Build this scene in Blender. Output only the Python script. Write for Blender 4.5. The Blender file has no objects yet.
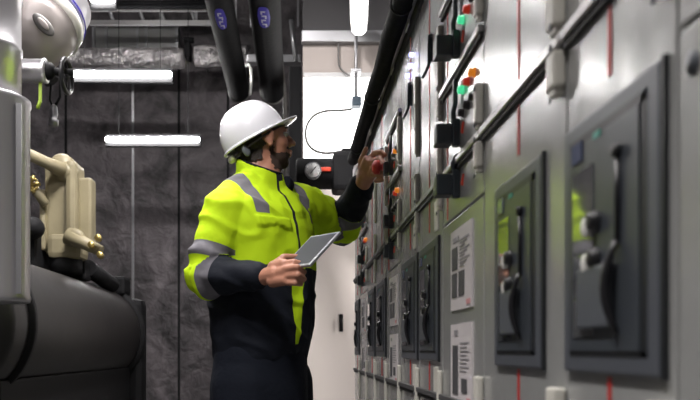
import bpy, bmesh, math, random
import numpy as np
from mathutils import Vector, Matrix, noise
random.seed(7)
PI = math.pi
CAMZ = 1.02; F = 800.0; U0 = 295.0; V0 = 350.0; X = 0.31
col = bpy.context.scene.collection
ORG = {}

def P(u, v, Y):
    return Vector(((u-U0)*Y/F, Y, CAMZ + (V0-v)*Y/F))
def ZR(r): return CAMZ + X*r

# ------------------------------------------------------------ materials
def mat(name, color, rough=0.5, metal=0.0, var=0.0, vscale=5.0, bump=0.0, bscale=20.0, emit=None, estr=0.0,
        coat=0.0, spec=None, stretch=None, detail=4.0):
    m = bpy.data.materials.new(name); m.use_nodes = True
    nt = m.node_tree; b = nt.nodes['Principled BSDF']
    b.inputs['Base Color'].default_value = (*color, 1)
    b.inputs['Roughness'].default_value = rough
    b.inputs['Metallic'].default_value = metal
    b.inputs['Coat Weight'].default_value = coat
    b.inputs['Coat Roughness'].default_value = 0.05
    if spec is not None: b.inputs['Specular IOR Level'].default_value = spec
    if emit:
        b.inputs['Emission Color'].default_value = (*emit, 1); b.inputs['Emission Strength'].default_value = estr
    tc = None
    if var > 0 or bump > 0:
        tc = nt.nodes.new('ShaderNodeTexCoord'); mp = nt.nodes.new('ShaderNodeMapping')
        if stretch: mp.inputs['Scale'].default_value = stretch
        nt.links.new(tc.outputs['Object'], mp.inputs['Vector'])
    if var > 0:
        n = nt.nodes.new('ShaderNodeTexNoise'); n.inputs['Scale'].default_value = vscale; n.inputs['Detail'].default_value = detail
        nt.links.new(mp.outputs[0], n.inputs['Vector'])
        r = nt.nodes.new('ShaderNodeMapRange')
        r.inputs['From Min'].default_value = .3; r.inputs['From Max'].default_value = .7
        r.inputs['To Min'].default_value = 1-var; r.inputs['To Max'].default_value = 1+var
        nt.links.new(n.outputs['Fac'], r.inputs['Value'])
        mx = nt.nodes.new('ShaderNodeVectorMath'); mx.operation = 'SCALE'
        mx.inputs[0].default_value = color
        nt.links.new(r.outputs[0], mx.inputs['Scale'])
        nt.links.new(mx.outputs[0], b.inputs['Base Color'])
    if bump > 0:
        n2 = nt.nodes.new('ShaderNodeTexNoise'); n2.inputs['Scale'].default_value = bscale; n2.inputs['Detail'].default_value = detail
        nt.links.new(mp.outputs[0], n2.inputs['Vector'])
        bp = nt.nodes.new('ShaderNodeBump'); bp.inputs['Strength'].default_value = bump; bp.inputs['Distance'].default_value = .02
        nt.links.new(n2.outputs['Fac'], bp.inputs['Height']); nt.links.new(bp.outputs[0], b.inputs['Normal'])
    return m

M = {}
M['cab'] = mat('cabinet_paint', (.33,.335,.325), .24, .0, .06, 3, .10, 16, spec=1.0, coat=.4, detail=9)
M['cab'].node_tree.nodes['Principled BSDF'].inputs['Coat Roughness'].default_value = .2
M['cabside'] = mat('cabinet_carcass', (.25,.25,.245), .5)
M['seam'] = mat('door_gap', (.02,.02,.02), .7)
M['rail'] = mat('rail_metal', (.48,.47,.47), .3, .6)
M['darkrail'] = mat('dark_rail', (.08,.08,.08), .45)
M['cream'] = mat('hinge_plastic', (.66,.64,.57), .4)
M['frame'] = mat('breaker_frame_plastic', (.085,.093,.108), .38)
M['edge'] = mat('breaker_gasket', (.015,.017,.02), .4)
M['insert'] = mat('breaker_insert', (.048,.056,.066), .33)
M['glossy'] = mat('viewing_glass', (.10,.105,.11), .06, coat=1.0, spec=.9)
M['knob'] = mat('black_plastic', (.012,.012,.014), .35)
M['block'] = mat('grey_plastic', (.10,.11,.125), .35)
M['disp'] = mat('display_glass', (.10,.12,.19), .1)
M['teal'] = mat('teal_label', (.05,.32,.25), .4)
M['red'] = mat('red_mimic_line', (.50,.035,.03), .45)
M['redtag'] = mat('red_tag', (.8,.07,.03), .4)
M['white'] = mat('white_plastic', (.75,.74,.70), .4)
M['orange_l'] = mat('orange_lens', (.8,.25,.02), .3, emit=(1,.28,.02), estr=.3)
M['red_l'] = mat('red_lens', (.6,.04,.02), .3, emit=(1,.06,.02), estr=.12)
M['green_l'] = mat('green_lens', (.05,.6,.3), .3, emit=(.1,1,.45), estr=.45)
M['blue_l'] = mat('blue_led', (.3,.3,.8), .3, emit=(.35,.35,1), estr=4)
M['sheet'] = mat('placard_white', (.66,.62,.62), .5)
M['print'] = mat('placard_print', (.07,.07,.075), .6)
M['print_g'] = mat('placard_grey_text', (.30,.29,.30), .6)
M['pink'] = mat('placard_stamp', (.65,.30,.30), .6)
M['switch'] = mat('switch_dark', (.022,.030,.036), .4)
M['rubber'] = mat('black_foam_insulation', (.009,.009,.010), .8, spec=.12, bump=.1, bscale=30)
M['tape'] = mat('insulation_tape', (.03,.03,.032), .4)
M['silver'] = mat('aluminium_cladding', (.72,.71,.73), .36, .92, .06, 8, .10, 5)
M['silver_b'] = mat('brushed_jacket', (.46,.45,.47), .40, .85, .10, 6, .06, 10, stretch=(1,1,.1))
M['foil'] = mat('crinkled_foil', (.60,.57,.58), .42, .8, .25, 9, 1.0, 12)
M['foil'].node_tree.nodes['Bump'].inputs['Distance'].default_value = .12
M['steel'] = mat('galvanised_steel', (.30,.30,.31), .4, .8)
M['pinkbeige'] = mat('painted_casing', (.40,.36,.345), .38, .1, .08, 4)
M['casinglight'] = mat('casing_rim_paint', (.80,.78,.72), .3)
M['beige'] = mat('beige_enamel', (.27,.235,.145), .5, 0, .12, 8, .1, 10)
M['brass'] = mat('brass', (.65,.50,.18), .3, .9)
M['vessel'] = mat('vessel_insulation', (.011,.0095,.0095), .5, 0, .2, 2, .12, 5)
M['blackmetal'] = mat('black_metal', (.008,.008,.009), .7, spec=.2)
M['yellowg'] = mat('earth_strap', (.35,.50,.05), .5)
M['tube'] = mat('lit_tube', (1,1,1), .5, emit=(1,.975,.96), estr=75)
M['tube_near'] = mat('lit_tube_near', (1,1,1), .5, emit=(1,.975,.96), estr=34)
M['fill_nook'] = mat('fill_tube_nook', (1,1,1), .5, emit=(1,.96,.93), estr=14)  # glow of the added nook lamp that brightens the partition
M['tube_wall'] = mat('lit_tube_partition', (1,1,1), .5, emit=(1,.97,.95), estr=6)
M['fixture'] = mat('lamp_body', (.45,.45,.45), .4)
M['bluebox'] = mat('blue_grey_box', (.006,.025,.045), .5)
M['cable'] = mat('grey_cable', (.10,.095,.09), .5)
M['hook'] = mat('bright_hook', (.75,.75,.72), .3, .5)
M['bluelabel'] = mat('blue_label', (.06,.045,.48), .4)
M['whiteink'] = mat('white_ink', (.7,.7,.8), .5)
M['floor'] = mat('concrete_floor', (.10,.10,.098), .45, 0, .15, 2, .05, 12)
M['ceil'] = mat('dark_ceiling', (.03,.03,.032), .8)
M['plaster'] = mat('beige_plaster', (.74,.67,.62), .7, 0, .04, 2)
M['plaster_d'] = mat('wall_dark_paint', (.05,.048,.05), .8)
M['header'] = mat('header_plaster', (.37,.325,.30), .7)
M['window'] = mat('daylit_frosted_glass', (.9,.9,.9), .3, emit=(1,.98,.96), estr=3.2)
M['doorpaint'] = mat('door_paint', (.86,.78,.73), .5)
M['screen'] = mat('tablet_screen', (.045,.048,.058), .5, spec=.15)
M['tabletb'] = mat('tablet_shell', (.34,.35,.37), .4, .5)
M['skin'] = mat('skin', (.40,.185,.12), .45, 0, .08, 30, .05, 90)
M['hair'] = mat('dark_hair', (.020,.013,.010), .6, bump=.5, bscale=300)
M['helmet'] = mat('helmet_white', (.80,.80,.84), .22, coat=.4)
M['eye'] = mat('eye_white', (.6,.58,.55), .2)
M['iris'] = mat('iris', (.02,.012,.008), .2)
M['boot'] = mat('boot_leather', (.02,.018,.016), .45)
M['navy'] = mat('navy_fabric', (.007,.009,.015), .85, spec=.15, bump=.15, bscale=60)
M['gaugeface'] = mat('gauge_face', (.8,.8,.8), .3)

# back wall: dark quilted foil sheets with seams
def wall_sheet_mat():
    m = bpy.data.materials.new('dark_foil_sheeting'); m.use_nodes = True
    nt = m.node_tree; b = nt.nodes['Principled BSDF']; L = nt.links
    tc = nt.nodes.new('ShaderNodeTexCoord')
    n = nt.nodes.new('ShaderNodeTexNoise'); n.inputs['Scale'].default_value = 2.2; n.inputs['Detail'].default_value = 9; n.inputs['Roughness'].default_value = .62
    n.inputs['Distortion'].default_value = .8
    L.new(tc.outputs['Object'], n.inputs['Vector'])
    cr = nt.nodes.new('ShaderNodeValToRGB')
    cr.color_ramp.elements[0].position = .36; cr.color_ramp.elements[0].color = (.032,.029,.031,1)
    cr.color_ramp.elements[1].position = .66; cr.color_ramp.elements[1].color = (.165,.145,.155,1)
    L.new(n.outputs['Fac'], cr.inputs['Fac']); L.new(cr.outputs['Color'], b.inputs['Base Color'])
    b.inputs['Roughness'].default_value = .6; b.inputs['Metallic'].default_value = .1
    v = nt.nodes.new('ShaderNodeTexNoise'); v.inputs['Scale'].default_value = 7; v.inputs['Detail'].default_value = 8; v.inputs['Distortion'].default_value = .5
    L.new(tc.outputs['Object'], v.inputs['Vector'])
    bp = nt.nodes.new('ShaderNodeBump'); bp.inputs['Strength'].default_value = .8; bp.inputs['Distance'].default_value = .05
    L.new(v.outputs['Fac'], bp.inputs['Height']); L.new(bp.outputs[0], b.inputs['Normal'])
    return m
M['sheetwall'] = wall_sheet_mat()

# hi-vis jacket: zones stored as attributes of the cloth
def jacket_mat():
    m = bpy.data.materials.new('hi_vis_cloth'); m.use_nodes = True
    nt = m.node_tree; b = nt.nodes['Principled BSDF']; L = nt.links
    prev = None
    base = (.47,.69,.010,1)
    cur = nt.nodes.new('ShaderNodeRGB'); cur.outputs[0].default_value = base; curo = cur.outputs[0]
    rg = None
    for att, c in (('zone_navy', (.007,.009,.015,1)), ('zone_lime', base), ('zone_tape', (.14,.135,.15,1)), ('zone_zip', (.012,.014,.02,1))):
        a = nt.nodes.new('ShaderNodeAttribute'); a.attribute_name = att
        g = nt.nodes.new('ShaderNodeMath'); g.operation = 'GREATER_THAN'; g.inputs[1].default_value = 0
        L.new(a.outputs['Fac'], g.inputs[0])
        mx = nt.nodes.new('ShaderNodeMix'); mx.data_type = 'RGBA'
        L.new(g.outputs[0], mx.inputs[0]); L.new(curo, mx.inputs[6]); mx.inputs[7].default_value = c
        curo = mx.outputs[2]
    L.new(curo, b.inputs['Base Color'])
    b.inputs['Roughness'].default_value = .8; b.inputs['Specular IOR Level'].default_value = .2
    tc = nt.nodes.new('ShaderNodeTexCoord'); n = nt.nodes.new('ShaderNodeTexNoise'); n.inputs['Scale'].default_value = 14; n.inputs['Detail'].default_value = 3
    L.new(tc.outputs['Object'], n.inputs['Vector'])
    bp = nt.nodes.new('ShaderNodeBump'); bp.inputs['Strength'].default_value = .35; bp.inputs['Distance'].default_value = .02
    L.new(n.outputs['Fac'], bp.inputs['Height']); L.new(bp.outputs[0], b.inputs['Normal'])
    return m
M['hivis'] = jacket_mat()

# ------------------------------------------------------------ mesh builder
class MB:
    def __init__(s): s.v = []; s.f = []; s.m = []; s.sm = []
    def add(s, vs, fs, mi=0, smooth=False):
        o = len(s.v); s.v += [Vector(v) for v in vs]
        for f in fs: s.f.append(tuple(i+o for i in f)); s.m.append(mi); s.sm.append(smooth)
        return s
    def box(s, a, b, mi=0, bev=0.0):
        a = Vector(a); b = Vector(b)
        lo = Vector((min(a.x,b.x),min(a.y,b.y),min(a.z,b.z))); hi = Vector((max(a.x,b.x),max(a.y,b.y),max(a.z,b.z)))
        bm = bmesh.new(); bmesh.ops.create_cube(bm, size=1)
        for v in bm.verts:
            v.co = Vector([lo[i] + (v.co[i]+.5)*(hi[i]-lo[i]) for i in range(3)])
        if bev > 0:
            bev = min(bev, .45*min(hi-lo))
            bmesh.ops.bevel(bm, geom=list(bm.edges), offset=bev, segments=2, affect='EDGES', profile=.6)
        return s.frombm(bm, mi, False)
    def frombm(s, bm, mi=0, smooth=False, mtx=None):
        bm.verts.index_update()
        vs = [(mtx @ v.co) if mtx else v.co.copy() for v in bm.verts]
        fs = [tuple(v.index for v in f.verts) for f in bm.faces]
        bm.free(); return s.add(vs, fs, mi, smooth)
    def tube(s, pts, r, n=12, mi=0, caps=True, smooth=True, sy=1.0):
        pts = [Vector(p) for p in pts]
        rs = r if isinstance(r, (list, tuple)) else [r]*len(pts)
        vs = []; fs = []
        up = None
        for i, p in enumerate(pts):
            t = (pts[min(i+1, len(pts)-1)] - pts[max(i-1, 0)]).normalized()
            if up is None:
                up = Vector((0,0,1)) if abs(t.z) < .9 else Vector((0,1,0))
            a = t.cross(up).normalized(); b = a.cross(t).normalized(); up = b
            for k in range(n):
                w = 2*PI*k/n
                vs.append(p + a*math.cos(w)*rs[i] + b*math.sin(w)*rs[i]*sy)
        for i in range(len(pts)-1):
            for k in range(n):
                fs.append((i*n+k, i*n+(k+1) % n, (i+1)*n+(k+1) % n, (i+1)*n+k))
        s.add(vs, fs, mi, smooth)
        if caps:
            o = len(s.v) - len(vs)
            s.f.append(tuple(o+k for k in reversed(range(n)))); s.m.append(mi); s.sm.append(False)
            s.f.append(tuple(o+(len(pts)-1)*n+k for k in range(n))); s.m.append(mi); s.sm.append(False)
        return s
    def lathe(s, c, axis, prof, n=32, mi=0, smooth=True):
        """prof: list of (distance along axis, radius)"""
        axis = Vector(axis).normalized(); c = Vector(c)
        up = Vector((0,0,1)) if abs(axis.z) < .9 else Vector((0,1,0))
        a = axis.cross(up).normalized(); b = a.cross(axis).normalized()
        vs = []; fs = []
        for (d, r) in prof:
            for k in range(n):
                w = 2*PI*k/n
                vs.append(c + axis*d + a*math.cos(w)*r + b*math.sin(w)*r)
        for i in range(len(prof)-1):
            for k in range(n):
                fs.append((i*n+k, i*n+(k+1) % n, (i+1)*n+(k+1) % n, (i+1)*n+k))
        fs.append(tuple(reversed(range(n)))); fs.append(tuple((len(prof)-1)*n+k for k in range(n)))
        return s.add(vs, fs, mi, smooth)
    def ellipsoid(s, c, r, R=None, n=16, mi=0):
        bm = bmesh.new(); bmesh.ops.create_uvsphere(bm, u_segments=n*2, v_segments=n, radius=1)
        S = Matrix.Diagonal((r[0], r[1], r[2], 1))
        T = Matrix.Translation(Vector(c)) @ (R.to_4x4() if R else Matrix.Identity(4)) @ S
        return s.frombm(bm, mi, True, T)
    def capsule(s, p0, p1, r0, r1, n=14, mi=0):
        p0 = Vector(p0); p1 = Vector(p1); t = (p1-p0).normalized()
        pts = []; rs = []
        for k in range(5):
            w = PI/2*k/4*.98+.02
            pts.append(p0 - t*r0*math.cos(w)); rs.append(r0*math.sin(w))
        for k in range(1, 6):
            pts.append(p0.lerp(p1, k/6)); rs.append(r0+(r1-r0)*k/6)
        for k in range(5):
            w = PI/2*(1-k/4)*.98+.02
            pts.append(p1 + t*r1*math.cos(w)); rs.append(r1*math.sin(w))
        return s.tube(pts, rs, n, mi)
    def torus(s, c, axis, R, r, n=32, k=8, mi=0):
        axis = Vector(axis).normalized(); c = Vector(c)
        up = Vector((0,0,1)) if abs(axis.z) < .9 else Vector((0,1,0))
        a = axis.cross(up).normalized(); b = a.cross(axis).normalized()
        vs = []; fs = []
        for i in range(n):
            w = 2*PI*i/n; d = a*math.cos(w)+b*math.sin(w)
            for j in range(k):
                q = 2*PI*j/k
                vs.append(c + d*(R+r*math.cos(q)) + axis*r*math.sin(q))
        for i in range(n):
            for j in range(k):
                fs.append((i*k+j, i*k+(j+1) % k, ((i+1) % n)*k+(j+1) % k, ((i+1) % n)*k+j))
        return s.add(vs, fs, mi, True)
    def build(s, name, mats, parent=None, origin=None):
        if not isinstance(mats, (list, tuple)): mats = [mats]
        if parent is not None: org = ORG[parent.name]
        else: org = Vector(origin) if origin is not None else Vector((0,0,0))
        me = bpy.data.meshes.new(name)
        me.from_pydata([v-org for v in s.v], [], s.f)
        for mm in mats: me.materials.append(mm)
        me.polygons.foreach_set('material_index', s.m)
        me.polygons.foreach_set('use_smooth', s.sm)
        me.update()
        bm = bmesh.new(); bm.from_mesh(me); bmesh.ops.recalc_face_normals(bm, faces=bm.faces); bm.to_mesh(me); bm.free()
        o = bpy.data.objects.new(name, me); col.objects.link(o)
        ORG[o.name] = org
        if parent is not None: o.parent = parent
        else: o.location = org
        return o

def tag(o, label=None, cat=None, group=None, kind=None):
    if label: o['label'] = label
    if cat: o['category'] = cat
    if group: o['group'] = group
    if kind: o['kind'] = kind
    return o
def thing(name, loc, label, cat, group=None):
    o = bpy.data.objects.new(name, None); col.objects.link(o); o.empty_display_size = .1
    o.location = loc; ORG[o.name] = Vector(loc)
    return tag(o, label, cat, group)
def struct(o, name=None):
    o['kind'] = 'structure'; return o

def remesh(mb, voxel, smooth=3, factor=.5):
    me = bpy.data.meshes.new('tmp'); me.from_pydata(mb.v, [], mb.f); me.update()
    bm = bmesh.new(); bm.from_mesh(me); bmesh.ops.recalc_face_normals(bm, faces=bm.faces); bm.to_mesh(me); bm.free()
    o = bpy.data.objects.new('tmp', me); col.objects.link(o)
    r = o.modifiers.new('r', 'REMESH'); r.mode = 'VOXEL'; r.voxel_size = voxel
    sm = o.modifiers.new('s', 'SMOOTH'); sm.iterations = smooth; sm.factor = factor
    dg = bpy.context.evaluated_depsgraph_get(); dg.update()
    out = bpy.data.meshes.new_from_object(o.evaluated_get(dg))
    bpy.data.objects.remove(o); bpy.data.meshes.remove(me)
    return out
def obj_from_mesh(name, me, mats, parent):
    org = ORG[parent.name]
    n = len(me.vertices); a = np.empty(n*3, dtype=np.float32); me.vertices.foreach_get('co', a)
    a = a.reshape(-1,3) - np.array(org, dtype=np.float32); me.vertices.foreach_set('co', a.ravel())
    me.polygons.foreach_set('use_smooth', [True]*len(me.polygons))
    me.materials.clear()
    for mm in mats: me.materials.append(mm)
    me.update(); me.name = name
    o = bpy.data.objects.new(name, me); col.objects.link(o); ORG[o.name] = org
    if parent.name: o.parent = parent
    return o
def coords(me):
    a = np.empty(len(me.vertices)*3, dtype=np.float32); me.vertices.foreach_get('co', a); return a.reshape(-1,3).astype(np.float64)
def normals(me):
    return np.array([v.normal[:] for v in me.vertices])

# ------------------------------------------------------------ room
BW = 8.5
def slab(name, a, b, m):
    o = MB().box(a, b).build(name, m, origin=((a[0]+b[0])/2, (a[1]+b[1])/2, (a[2]+b[2])/2)); return struct(o)
slab('floor', (-3.8,-2.2,-.1), (1.2,BW+.1,0), M['floor'])
slab('ceiling', (-3.8,-2.2,4.85), (1.2,BW+.1,4.95), M['ceil'])
slab('wall_back', (-3.8,BW,0), (1.2,BW+.1,4.85), M['sheetwall'])
slab('wall_left', (-3.8,-2.2,0), (-3.7,BW,4.85), M['sheetwall'])
slab('wall_right', (1.1,-2.2,0), (1.2,BW,4.85), M['plaster_d'])
slab('wall_front', (-3.7,-2.2,0), (1.1,-2.1,4.85), M['plaster_d'])
# white partition behind the end of the cabinet row, with a frosted window
PX0 = .055; PY = 5.5
zt = P(0,42,PY).z; zw1 = P(0,76,PY).z; zw0 = P(0,172,PY).z; xw0 = P(303.5,0,PY).x
mb = MB()
mb.box((PX0,PY,0), (1.1,PY+.12,zw0)); mb.box((PX0,PY,zw0), (xw0+.0,PY+.12,zw1))
mb.box((.62,PY,zw0), (1.1,PY+.12,zw1+.0))
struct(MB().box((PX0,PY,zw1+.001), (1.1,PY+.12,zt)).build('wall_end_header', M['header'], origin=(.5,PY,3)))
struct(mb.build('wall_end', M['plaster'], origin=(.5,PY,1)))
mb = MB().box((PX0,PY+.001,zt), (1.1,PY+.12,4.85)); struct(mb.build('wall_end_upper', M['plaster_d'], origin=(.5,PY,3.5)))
# header ledge
struct(MB().box((PX0-.01,PY-.06,zt-.02), (1.1,PY,zt+.06), bev=.006).build('trim_1', M['steel'], origin=(.5,PY,zt)))
struct(MB().box((xw0,PY-.015,zw1-.012), (.62,PY,zw1+.02), bev=.004).build('trim_2', M['fixture'], origin=(.3,PY,zw1)))
w = struct(MB().box((xw0+.001,PY+.02,zw0), (.62,PY+.05,zw1)).build('window_1', M['window'], origin=(.3,PY,2.4)))
# door leaf in the partition
d = MB().box((.085,PY-.02,.02), (.95,PY-.002,P(0,206,PY).z), bev=.004).build('door_1', M['doorpaint'], origin=(.5,PY,1)); struct(d)
hp = P(341,323,PY)
MB().box((hp.x-.013,PY-.03,hp.z-.06),(hp.x+.013,PY-.0195,hp.z+.06),bev=.004).tube([(hp.x,PY-.03,hp.z+.02),(hp.x,PY-.07,hp.z+.02),(hp.x,PY-.07,hp.z-.05)],.009).build('door_handle', M['blackmetal'], d)
# seams of the sheeting on the back wall
for i,(u,c) in enumerate(((12,'cable'),(66,'steel'),(133,'cable'),(179,'steel'),(228,'steel'))):
    p = P(u,0,BW)
    struct(MB().box((p.x-.012,BW-.012,0),(p.x+.012,BW,4.2)).build('trim_%d'%(i+3), M['steel' if u in (133,) else 'blackmetal'], origin=(p.x,BW,2)))

# ------------------------------------------------------------ fluorescent lamps
def tube_lamp(c0, c1, r, label, body_up=.05, hang=None, power=0, glow='tube'):
    c0 = Vector(c0); c1 = Vector(c1); mid = (c0+c1)/2
    t = thing('fluorescent_lamp', mid, label, 'lamp', None)
    d = (c1-c0).normalized()
    side = d.cross(Vector((0,0,1))).normalized()
    mb = MB(); h = Vector((0,0,1)) if hang != 'wall' else Vector((0,1,0)); wdt = 1.15 if hang != 'wall' else 2.3  # wall lamps: body widened into a shield that keeps the rear wall dark
    if hang == 'side': h = Vector((1,0,0))
    side = d.cross(h).normalized()
    off = h*(r+body_up/2)
    vs = []
    for e, q in ((c0,-1),(c1,1)):
        for sx, sz in ((-1,-1),(1,-1),(1,1),(-1,1)):
            vs.append(e + d*q*.02 + off + side*sx*r*wdt + h*sz*body_up/2)
    mb.add(vs, [(0,1,2,3),(4,5,6,7),(0,1,5,4),(1,2,6,5),(2,3,7,6),(3,0,4,7)])
    mb.build('lamp_body', M['blackmetal' if hang == 'wall' else 'fixture'], t)
    MB().tube([c0-d*.012, c0, c1, c1+d*.012], [r*.6, r, r, r*.6], 16).build('diffuser', M[glow], t)
    for e in (c0+d*.1, c1-d*.1):
        if hang == 'side': MB().box(e+off-Vector((0,.015,.015)), (1.1,e.y+.015,e.z+.015)).build('bracket', M['steel'], t); continue
        MB().tube([e+off, Vector((e.x, e.y+off.y, 4.85))], .003, 6).build('suspension_wire', M['blackmetal'], t)
    if power:
        l = bpy.data.lights.new('lamp_light', 'AREA'); l.shape = 'RECTANGLE'; l.size = (c1-c0).length; l.size_y = .12
        l.energy = power; l.color = (1,.955,.945)
        lo = bpy.data.objects.new('lamp_light', l); col.objects.link(lo)
        lo.location = mid - Vector((0,0,1))*(r+.02)
        z = Vector((0,0,1)); x = d; y = z.cross(x).normalized()
        lo.rotation_euler = Matrix((x,y,z)).transposed().to_euler()
    return t
YL = 7.55
tube_lamp(P(72,74,YL), P(170,74.5,YL), .028, 'long lit tube lamp on the dark rear wall just below the foil duct', hang='wall')
tube_lamp(P(107,139.5,YL), P(198,139.5,YL), .024, 'lit tube lamp on the rear wall left of the helmet', hang='wall')
tube_lamp(P(92,-1,7.3), P(113,-1,7.3), .03, 'lit tube end peeking over the cable tray at the top', hang='wall')
tube_lamp(P(359,28,5.25), P(359.5,-38,4.35), .05, 'bright tube lamp running front to back above the white partition', glow='tube_wall')
# ceiling lamps further along the aisle (above the frame)
tube_lamp((-.75,-.4,3.6), (-.75,1.1,3.6), .04, 'aisle lamp over the walkway behind the camera', power=95, glow='tube_near')
tube_lamp((-.75,2.0,3.6), (-.75,3.5,3.6), .04, 'aisle lamp over the walkway above the engineer', power=30, glow='tube_near')
tube_lamp((-.30,2.75,3.75), (-.30,3.85,3.75), .04, 'added unseen fill lamp over the walkway in front of the white partition', power=90, glow='tube_near')  # fill light, added to lift the lower partition wall
tube_lamp((1.01,4.75,.8), (1.01,4.75,2.4), .03, 'added unseen fill lamp upright in the nook behind the far end of the cabinets', hang='side', glow='fill_nook')  # added out of view behind the cabinets to light the partition
tube_lamp((-2.2,5.6,4.3), (-.9,5.6,4.3), .04, 'cross lamp high over the black vessel', power=30, glow='tube_near')

# ------------------------------------------------------------ switchgear cabinets
B = [.36,.6475,.912,1.312,1.676,1.99,2.33,2.67,3.03,3.40,3.77,4.13]
KIND = 'NFFPFFPFFPF'
FR = {1:(.905,.668),2:(1.222,.992),4:(1.968,1.712),5:(2.285,2.005),7:(2.99,2.71),8:(3.35,3.08),10:(4.08,3.82)}
LAB = {
 0:'grey switchgear cabinet cut off by the right edge of the photo',
 1:'nearest grey cabinet with a complete large framed breaker at right',
 2:'second nearest framed breaker cabinet, left of the largest breaker',
 3:'grey cabinet with two white placards and orange and green pilot lamps',
 4:'breaker cabinet directly behind the nearest placard cabinet, with vertical handle',
 5:'breaker cabinet with small blue lit indicators near its top',
 6:'middle placard cabinet, with red knobs and selector boxes beside the raised hand',
 7:'breaker cabinet just beyond the middle placard cabinet, under the raised hand',
 8:'narrow breaker cabinet between the middle and the farthest placard cabinets',
 9:'farthest placard cabinet, second from the far end of the row',
 10:'last breaker cabinet at the far end of the row'}
XB = .86; ZT = ZR(3.0)
def lamp(mb, y, z, mi, r=.010, pr=.022):
    mb.lathe((X,y,z),(-1,0,0),[(-.004,r*1.15),(.003,r*1.15),(.003,r),(pr*.8,r),(pr,r*.7)],12,mi)
def breaker(cab, yl, yr):
    """outer frame from yl (far) to yr (near)"""
    z0 = ZR(-.076); z1 = ZR(.785); bw = .022
    mb = MB(); mb.box((X-.006,yr,z0),(X-.0002,yl,z1),0,.0045)
    mb.box((X-.005,yr-.006,z0-.002),(X-.0003,yr,z1+.002),1)
    a, b = yl-bw, yr+bw; c0, c1 = z0+.017, z1-.017
    for (q0,q1,r0,r1) in ((a-.005,a,c0,c1),(b,b+.013,c0,c1),(b,a,c0,c0+.005),(b,a,c1-.010,c1)):
        mb.box((X-.0066,q0,r0),(X-.0055,q1,r1),1)
    fr = mb.build('breaker_frame', [M['frame'],M['edge']], cab)
    a -= .005; b += .013; c0 += .005; c1 -= .010
    Yf = lambda f: a+(b-a)*f
    XC = X-.008
    MB().box((XC,b,c0),(X-.006,a,c1),0,.0012).build('breaker_cover', M['insert'], fr)
    MB().box((XC-.0012,Yf(.40),ZR(.04)),(XC,Yf(.06),ZR(.61)),0,.001).build('viewing_window', M['glossy'], fr)
    mb = MB()
    mb.box((XC-.006,Yf(.70),ZR(.07)),(XC,Yf(.20),ZR(.27)),0,.005)
    mb.build('breaker_block', M['block'], fr)
    for r in (.415,.295):
        MB().lathe((XC,Yf(.44),ZR(r)),(-1,0,0),[(0,.011),(.003,.011),(.003,.009),(.008,.009),(.009,.007)],16).build('knob', M['knob'], fr)
        MB().lathe((XC,Yf(.32),ZR(r-.01)),(-1,0,0),[(0,.010),(.005,.010),(.006,.008)],12).build('push_button', M['white'], fr)
    y = Yf(.76)
    mb = MB(); mb.tube([(XC-.002,y,ZR(.60)),(XC-.002,y,ZR(.32))],.0028,8)
    mb.lathe((XC,y,ZR(.60)),(-1,0,0),[(0,.006),(.006,.006),(.007,.004)],12)
    pts = []
    for k in range(9):
        t = k/8; pts.append((XC-.003-.008*math.sin(PI*t), y+.008*math.sin(PI*t), ZR(.33-.28*t)))
    mb.tube(pts,[.003,.0032,.004,.0045,.0045,.0045,.004,.0032,.003],10,sy=1.3)
    mb.build('breaker_handle', M['knob'], fr)
    MB().box((XC-.002,Yf(.22),ZR(.64)),(XC,Yf(.05),ZR(.71)),0,.001).build('display', M['disp'], fr)
    MB().box((XC-.0012,Yf(.50),ZR(.685)),(XC,Yf(.40),ZR(.705))).build('nameplate', M['teal'], fr)
def placard(cab, ya, yb, r0, r1, var):
    """ya far edge, yb near edge"""
    W = ya-yb
    Yf = lambda f: ya-W*f
    Rf = lambda f: ZR(r0+(r1-r0)*f)
    mb = MB(); mb.box((X-.003,yb,Rf(0)),(X,ya,Rf(1)),0)
    def pr(f0,f1,g0,g1,mi): mb.box((X-.0042,Yf(f1),Rf(g0)),(X-.003,Yf(f0),Rf(g1)),mi)
    if var == 0:
        pr(.14,.42,.84,.90,2); pr(.08,.36,.50,.78,1); pr(.08,.33,.16,.46,1); pr(.42,.68,.16,.46,1)
        for k in range(9): pr(.46,.9-.1*(k%3),.83-.04*k,.845-.04*k,2)
        pr(.78,.94,.04,.10,3)
    else:
        pr(.2,.36,.85,.92,2); pr(.12,.38,.08,.72,1); pr(.55,.80,.12,.30,1)
        for k in range(8): pr(.48,.88-.1*(k%2),.74-.05*k,.755-.05*k,2)
        pr(.80,.95,.03,.07,3)
    return mb.build('placard', [M['sheet'],M['print'],M['print_g'],M['pink']], cab)
def switch_box(cab, y, r, rod, size=.019, tagred=True, pr=.048):
    z = ZR(r)
    mb = MB()
    mb.box((X-pr,y-.018,z-size),(X-.010,y+.022,z+size),0,.003)
    mb.box((X-.014,y-.026,z-size*1.35),(X,y-.010,z+size*1.35),0,.003)
    if rod: mb.tube([(X-.010,y-.018,z+size),(X-.012,y-.018,z+size+.02),(X-.008,y-.018,z+size+.035),(X-.008,y-.018,z+rod)],.005,8)
    o = mb.build('selector_switch', M['switch'], cab)
    if tagred:
        mb = MB(); yy = y-.05
        mb.add([(X-.003,yy-.010,z+.010),(X-.003,yy+.006,z-.004),(X-.003,yy-.002,z-.010),(X,yy-.010,z+.010),(X,yy+.006,z-.004),(X,yy-.002,z-.010)],
               [(0,1,2),(3,4,5),(0,1,4,3),(1,2,5,4),(2,0,3,5)])
        mb.build('warning_tag', M['redtag'], o)
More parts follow.
